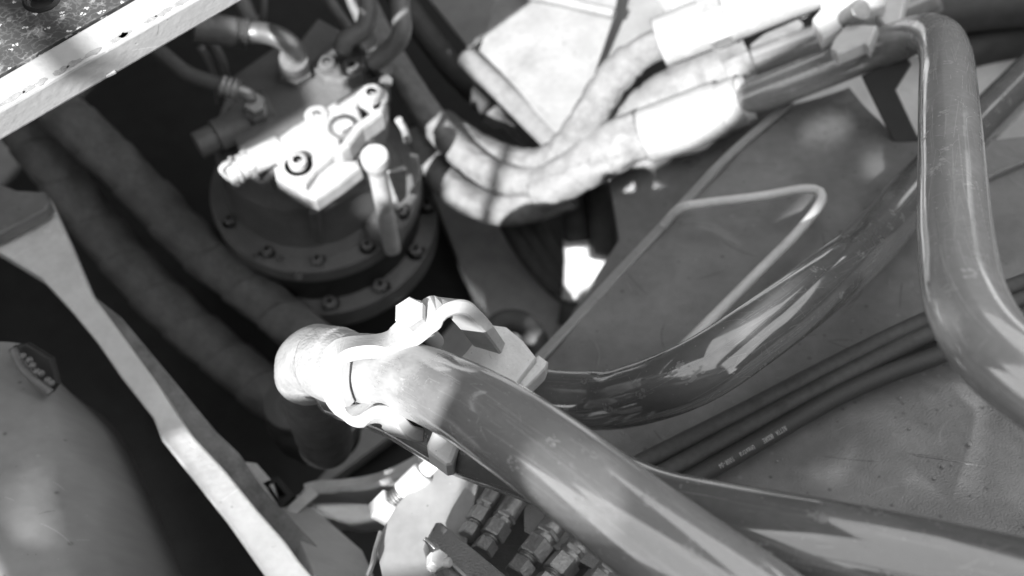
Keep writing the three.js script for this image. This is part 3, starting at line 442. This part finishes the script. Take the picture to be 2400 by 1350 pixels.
// plates at the top
{
  const g = thing('white_guard_plate', 'bright sunlit wedge-shaped plate above the middle hoses', 'plate');
  part('plate', prism(plane3([1160, 0, 1.62], [1120, 130, 1.58], [1430, 60, 1.56]), [[1180, -60], [1162, 0], [1120, 128], [1326, 334], [1350, 300], [1440, 34], [1455, -60]], 0.008, 0.001), M.plate, g);
  part('top_flange', strap([[1235, -8, 1.6], [1300, 2, 1.585], [1370, 18, 1.565], [1440, 34, 1.55]], FWD.clone().negate(), 0.02, 0.012), M.plate, g);
}
one('grey_sheet', 'plain grey sheet between the white wedge plate and the hose coupling', 'plate', prism(plane3([1430, 60, 1.64], [1600, 60, 1.6], [1440, 150, 1.58]), [[1400, -80], [1330, 120], [1315, 260], [1390, 290], [1480, 170], [1620, 60], [1580, -80]], 0.006), M.grey);
one('frame_bar', 'pale slanted bar at the top, meeting the big hose coupling', 'bar', prism(plane3([1550, 0, 1.5], [1650, 20, 1.48], [1600, 40, 1.46]), [[1520, -60], [1600, 50], [1680, 40], [1640, -60]], 0.02), M.paint);
one('edge_tube', 'rounded pale tube along the lower edge of the white wedge plate', 'tube', sweep([[1095, 135, 1.58], [1110, 150, 1.57], [1180, 215, 1.55], [1250, 285, 1.53], [1320, 355, 1.5]], 0.0175, { m: 28 }), M.dusty);
one('torn_sheet', 'small sunlit sheet with ragged edge below the rounded edge tube', 'sheet', prism(level(-0.66), [[1085, 190], [1105, 205], [1120, 235], [1135, 250], [1130, 285], [1155, 302], [1180, 300], [1200, 325], [1228, 345], [1235, 330], [1180, 260], [1120, 200]], 0.006), M.sleeve);
one('flat_bracket', 'pale flat bracket with a notched edge below the fat hose sleeve', 'bracket', prism(plane3([1540, 380, 1.52], [1700, 300, 1.5], [1560, 390, 1.5]), [[1430, 420], [1500, 380], [1530, 362], [1700, 300], [1720, 300], [1618, 384], [1552, 390], [1530, 372], [1500, 400], [1436, 425]], 0.01), M.sleeve);
one('clip_plate', 'pale folded plate at the end of the short dark gap between the hose ends', 'plate', prism(plane3([1780, 100, 1.46], [1880, 50, 1.45], [1800, 130, 1.44]), [[1730, 125], [1790, 78], [1872, 42], [1882, 52], [1868, 78], [1884, 76], [1870, 98], [1780, 130]], 0.02, .003), M.sleeve);
one('small_tube', 'thin bright tube stub poking out beside the small pipe clamp', 'tube', sweep([[1855, 20, 1.5], [1870, 32, 1.49], [1882, 34, 1.48], [1900, 18, 1.47]], 0.006, { m: 12 }), M.paint);
// hoses and details below the sleeves
{
  const g = thing('drop_hose', 'dark hose, coloured pale at its sun patch, dropping below the sleeves, nearer the motor', 'hose'), p = [[1330, 420, 1.62], [1345, 500, 1.64], [1352, 580, 1.66], [1350, 660, 1.68], [1335, 760, 1.7]];
  part('hose', sweep(p, s => 0.021 + .0006 * Math.sin(s * 200), { m: 32, step: .003 }), M.rubber, g);
  part('pale_sun_patch', sweep([[1352, 560, 1.656], [1354, 610, 1.665], [1348, 700, 1.685]], (s, t, a) => 0.0228 + .0012 * fbm(s * 40, a, 2, 2), { m: 32 }), M.paint, g);  // pale only where the sun patch falls, so the patch reads bright
  const h = thing('drop_hose', 'dark hose, coloured pale at its sun patch, dropping below the sleeves, nearer the cover panel', 'hose');
  part('hose', sweep([[1390, 400, 1.62], [1405, 500, 1.64], [1412, 580, 1.65], [1408, 660, 1.67], [1395, 780, 1.69]], s => 0.021 + .0012 * Math.pow(Math.abs(Math.sin(s * 90)), .5), { m: 32, step: .003 }), M.rubber, h);
  part('pale_sun_patch', sweep([[1412, 600, 1.655], [1411, 640, 1.665], [1406, 690, 1.675]], (s, t, a) => 0.0228 + .0012 * fbm(s * 40, a, 5, 2), { m: 32 }), M.paint, h);  // second hose, pale colour again limited to its sun patch
}
one('bay_side_panel', 'plain grey side panel of the bay between the drop hoses and the cover rim', 'panel', prism(plane3([1450, 400, 1.51], [1620, 400, 1.48], [1440, 640, 1.51]), [[1400, 330], [1900, 200], [1760, 330], [1300, 800], [1400, 700], [1450, 560], [1430, 440]], 0.01), M.cover);
one('thin_rail', 'narrow grey rail running down toward the cover rim', 'rail', strap([[1760, 315, 1.42], [1700, 385, 1.41], [1640, 450, 1.4], [1580, 520, 1.38]], FWD.clone().negate(), 0.016, 0.008), M.grey);
one('thin_rail', 'short rail stub with a rounded knob beside the narrow grey rail', 'rail', sweep([[1785, 325, 1.5], [1740, 365, 1.5], [1690, 430, 1.5]], 0.008, { m: 14 }), M.grey);
for (const [k, l] of [[0, 'dark curved hose on the bay floor, outermost of the three beside the plate'], [1, 'dark curved hose on the bay floor, middle one of three'], [2, 'dark curved hose on the bay floor, closest to the drop hoses']]) one('floor_hose', l, 'hose', sweep([[1170 + 34 * k, 480, 1.78 - .01 * k], [1200 + 34 * k, 545, 1.78], [1255 + 32 * k, 625, 1.77], [1320 + 28 * k, 690, 1.76], [1400 + 20 * k, 740, 1.75]], 0.0155, { m: 20 }), M.rubber);
one('floor_hose', 'dark arched hose end beside the clamp base block', 'hose', sweep([[1140, 790, 1.5], [1180, 755, 1.5], [1230, 760, 1.5], [1262, 810, 1.5], [1265, 860, 1.5]], 0.018, { m: 24 }), M.rubber);
one('frame_floor', 'grey painted floor plate between the motor and the curved floor hoses', 'plate', prism(level(-0.88), [[1000, 420], [1150, 470], [1420, 760], [1300, 900], [1000, 960], [700, 1180], [720, 1250], [1100, 1120], [1110, 700]], 0.03), M.grey);
one('bay_back_plate', 'grey plate at the back of the bay above the long hose', 'plate', prism(plane3([960, 0, 1.85], [1100, 0, 1.82], [1000, 60, 1.82]), [[960, -60], [1120, 140], [1180, -60]], 0.01), M.grey);
one('back_hose', 'black hose running down behind the long hose at the back of the bay', 'hose', sweep([[900, -60, 1.75], [990, 70, 1.74], [1060, 160, 1.72], [1110, 210, 1.7], [1150, 250, 1.7]], 0.022, { m: 28 }), M.rubber);

// ---------------------------------------------------------------- big ribbed hoses in the dark
for (const [pts, r, l] of [[[[40, 120, 1.55], [140, 250, 1.55], [300, 410, 1.56], [450, 565, 1.57], [600, 690, 1.56], [720, 790, 1.52], [800, 850, 1.5]], .034, 'large dark ribbed hose, the one nearest the motor'], [[[-20, 200, 1.62], [80, 330, 1.62], [250, 560, 1.62], [440, 760, 1.6], [580, 880, 1.58], [690, 960, 1.55]], .036, 'large dark ribbed hose, between its neighbour and the painted rail']])
  one('ribbed_hose', l, 'hose', sweep(pts, (s, t, a) => { const k = s * 13 + a / 6.2832, f = k - Math.floor(k); return r + 0.0042 * smooth(0, .14, f) * (1 - .75 * f) + .006 * fbm(s * 16, Math.cos(a) * 1.3, Math.sin(a) * 1.3, 3); }, { m: 48, step: .002 }), M.wrap);
{
  const g = thing('hose_elbow', 'dark ringed hose elbow in the shadow below the taped hose', 'elbow');
  part('elbow', sweep([[690, 940, 1.3], [700, 990, 1.34], [740, 1020, 1.4], [790, 1010, 1.45]], s => 0.04 + .002 * Math.sin(s * 180), { m: 36 }), M.rubber, g);
  part('ferrule', sweep([[790, 980, 1.3], [775, 1040, 1.36]], .027, { m: 28 }), M.motor, g);
}
// ---------------------------------------------------------------- painted rail, engine cover
{
  const g = thing('frame_rail', 'long pale painted frame rail widening into a flat head, beside a black gap', 'rail');
  const yr = -0.36;
  const RL = [[-60, 560], [0, 592], [95, 650], [160, 720], [226, 800], [281, 881], [358, 979], [379, 1032], [460, 1134], [534, 1228], [599, 1321], [655, 1400]], RR = [[115, 462], [160, 560], [215, 690], [255, 742], [297, 800], [371, 902], [407, 959], [452, 1022], [530, 1105], [603, 1195], [668, 1268], [700, 1313], [775, 1400]];
  part('rail_top', prism(level(yr), [...RL, ...[...RR].reverse(), [-60, 540]].reverse(), 0.02, 0.003), M.paint, g);
  part('rail_web', prism(level(yr - 0.02), [...RR.slice(2), ...RR.slice(2).map(q => [q[0] - 14, q[1]]).reverse()], 0.09, 0), M.paint, g);
  part('lower_flange', prism(level(yr - 0.07), [[215, 690], [285, 745], [398, 880], [505, 1010], [560, 1062], [620, 1150], [790, 1330], [830, 1400], [700, 1400], [600, 1250], [440, 1050], [300, 850]], 0.012, 0.002), M.sleeve, g);
  part('gusset', prism(level(yr - 0.14), [[560, 1080], [600, 1085], [640, 1130], [660, 1200], [600, 1170]], 0.02), M.paint, g);
}
one('dark_head_plate', 'dark flat plate capping the wide head of the painted rail', 'plate', prism(level(-0.335), [[-60, 410], [40, 445], [104, 448], [116, 475], [105, 492], [0, 548], [-60, 570]], 0.02, 0.003), M.cover);
one('square_socket', 'small dark square tube end beside the painted rail', 'tube', (() => { const p = level(-0.5); return [prism(p, [[612, 1130], [650, 1115], [690, 1160], [655, 1195]], 0.05, 0.002, 0, [[[625, 1135], [648, 1127], [676, 1160], [656, 1180]]])]; })(), M.dark);
{
  const g = thing('engine_cover', 'large smooth rounded grey cover with peeling paint at its lower corner', 'cover');
  part('shell', sheet([[[-140, 700, 1.110], [-80, 790, 1.090], [60, 810, 1.100], [125, 880, 1.130], [165, 920, 1.230], [140, 910, 1.630]],
    [[-140, 850, 1.050], [-40, 920, 1.030], [100, 940, 1.050], [190, 980, 1.100], [260, 1000, 1.210], [235, 990, 1.610]],
    [[-140, 1020, 1.000], [-20, 1080, 0.980], [140, 1100, 1.000], [240, 1120, 1.050], [330, 1130, 1.180], [305, 1120, 1.580]],
    [[-140, 1200, 0.950], [0, 1230, 0.930], [170, 1260, 0.950], [290, 1290, 1.010], [400, 1300, 1.150], [375, 1290, 1.550]],
    [[-140, 1420, 0.910], [20, 1430, 0.890], [200, 1440, 0.910], [340, 1450, 0.980], [460, 1450, 1.130], [435, 1440, 1.530]]], 0.003), M.shell, g);
  const cl = []; seed = 9; for (let i = 0; i < 7; i++) { const p = P(52 + i * 11 + rnd() * 6, 834 + i * 10 + rnd() * 8, 1.03); const s = new THREE.SphereGeometry(0.0038, 12, 8); s.translate(p.x, p.y, p.z); cl.push(boxUV(s)); }
  part('latch_studs', cl, M.motor, g);
  part('dark_backing', prism(plane3([40, 820, 1.06], [125, 830, 1.05], [120, 930, 1.06]), [[28, 812], [60, 805], [118, 840], [134, 900], [118, 922]], 0.008, 0.002), M.dark, g);  // dark sheet standing for the recess behind the studs
  part('latch_strip', sweep([[30, 818, 1.05], [52, 862, 1.045], [85, 895, 1.045], [120, 922, 1.05]], .0045, { m: 10 }), M.motor, g);
}
// ---------------------------------------------------------------- lower middle: curved rim, bracket, cylinder rod, fittings
{
  const g = thing('slew_rim', 'curved grey rim wall below the strap clamp', 'rim');
  const top = [[715, 1150, 1.28], [740, 1143, 1.28], [790, 1140, 1.27], [860, 1131, 1.25], [930, 1108, 1.22], [1000, 1070, 1.2], [1070, 1020, 1.18]].map(q => P(...q));
  part('rim_top', strap(top, V(0, 1, 0), 0.004, 0.018), M.paint, g);
  part('rim_wall', strap(top.map(p => p.clone().add(V(0, -0.08, 0.006))), V(0, 1, 0), 0.155, 0.008), M.paint, g);
  part('corner_gusset', prism(plane3([670, 1195, 1.2], [740, 1145, 1.22], [700, 1220, 1.2]), [[668, 1192], [725, 1140], [748, 1158], [700, 1200], [690, 1210]], .02), M.paint, g);
}
one('foot_plate', 'grey sloping foot plate between the painted rail and the curved rim', 'plate', prism(plane3([680, 1200, 1.2], [800, 1350, 1.05], [880, 1300, 1.15]), [[650, 1185], [735, 1190], [850, 1290], [900, 1400], [760, 1400], [700, 1260]], 0.02), M.paint);
{
  const g = thing('side_bracket', 'pale bracket plate with a curled corner under the thick pipes', 'bracket');
  const bp = plane3([1000, 1150, 1.0], [1100, 1130, 1.0], [980, 1340, .94]);
  part('plate', prism(bp, [[1045, 1062], [1130, 1080], [1100, 1240], [1070, 1400], [905, 1400], [885, 1300], [862, 1340], [890, 1250], [930, 1180]], 0.008, 0.002), M.plate, g);
  part('curled_lip', strap([bp.at(892, 1250, .004), bp.at(880, 1290, .007), bp.at(872, 1325, .01), bp.at(862, 1350, .008)], bp.n, 0.009, 0.003), M.plate, g);
}
{
  const g = thing('gas_strut', 'slim stepped strut ending in a square joint, leaning beside the pale bracket', 'strut');
  const a = P(905, 1192, 1.02), b = P(1050, 1050, 1.0), m = t => a.clone().lerp(b, t);
  part('joint', (() => { const q = new RoundedBoxGeometry(0.026, 0.026, 0.022, 2, .003); q.applyMatrix4(new THREE.Matrix4().compose(a, new THREE.Quaternion().setFromUnitVectors(V(0, 1, 0), b.clone().sub(a).normalize()), V(1, 1, 1))); return boxUV(q); })(), M.paint, g);
  part('thread', sweep(new THREE.LineCurve3(m(.14), m(.3)), s => 0.0098 + .0012 * Math.sin(s * 1800), { m: 20, step: .0004 }), M.steel, g);
  part('barrel', cyl(m(.28), m(.62), 0.0125), M.paint, g);
  part('rod', cyl(m(.62), m(1.3), 0.0085), M.paint, g);
}
{ // bulkhead bar with hydraulic fittings
  const bar = thing('bulkhead_bar', 'dark flat bulkhead bar below the row of hydraulic fittings', 'bar');
  const p = plane3([1030, 1240, .92], [1180, 1350, .90], [1000, 1290, .9]);
  part('bar', prism(p, [[1022, 1222], [1035, 1222], [1250, 1400], [1100, 1420], [1008, 1290], [1000, 1262]], 0.02, 0.003), M.cover, bar);
  part('bright_edge', strap([[995, 1262, .90], [1040, 1305, .895], [1110, 1370, .885], [1160, 1420, .88]], FWD.clone().negate(), 0.004, 0.004), M.steel, bar);
  const star = part('wing_nut', [cyl(P(1018, 1320, .88), P(1030, 1308, .87), .009, .009, 6), cyl(P(1018, 1302, .885), P(1024, 1318, .88), .0045), cyl(P(1030, 1320, .875), P(1056, 1318, .87), .0045), cyl(P(1014, 1330, .88), P(1008, 1338, .88), .005)], M.paint, bar);
  for (const [a, b, k, l] of [[[1100, 1248, .96], [1150, 1165, .99], 0.85, 'dark steel hydraulic fitting nearest the pale bracket'], [[1135, 1285, .945], [1195, 1195, .975], 1.0, 'dark steel hydraulic fitting, second in the row from the pale bracket'], [[1218, 1335, .93], [1300, 1230, .96], 1.12, 'bright zinc hydraulic fitting, third in the row from the pale bracket'], [[1278, 1375, .915], [1362, 1275, .945], 1.12, 'bright zinc hydraulic fitting, fourth in the row from the pale bracket'], [[1370, 1400, .9], [1430, 1325, .93], 1.0, 'bright zinc hydraulic fitting half hidden beneath the thick clamped pipe']]) {
    const A = P(...a), B = P(...b), K = 0.74 * k, TW = a[0] * .37, m = t => A.clone().lerp(B, t), f = thing('hydraulic_fitting', l, 'fitting');
    part('adapter_nut', cyl(m(-.12), m(.16), .0155 * K, .0155 * K, 6, .0012, TW + k * 3), M.steel, f);
    part('thread', sweep(new THREE.LineCurve3(m(.14), m(.3)), s => 0.011 * K + .001 * Math.sin(s * 2200), { m: 20, step: .0005 }), M.steel, f);
    part('swivel_nut', [cyl(m(.26), m(.62), .0175 * K, .0175 * K, 6, .0012, TW + k * 3), cyl(m(.6), m(.74), .0135 * K)], M.steel, f);
    part('crimp_collar', [cyl(m(.72), m(.82), .0165 * K, .0165 * K, 6, .0012, TW + k * 3), cyl(m(.8), m(1.35), .0145 * K)], M.steel, f);
  }
  one('lower_frame', 'dark painted frame plate behind the row of hydraulic fittings', 'plate', prism(plane3([1180, 1140, 1.06], [1420, 1340, .98], [1120, 1300, 1.02]), [[1020, 1060], [1250, 1120], [1700, 1450], [1000, 1450], [1000, 1200]], 0.01), M.cover);
}

renderer.render(scene, camera);
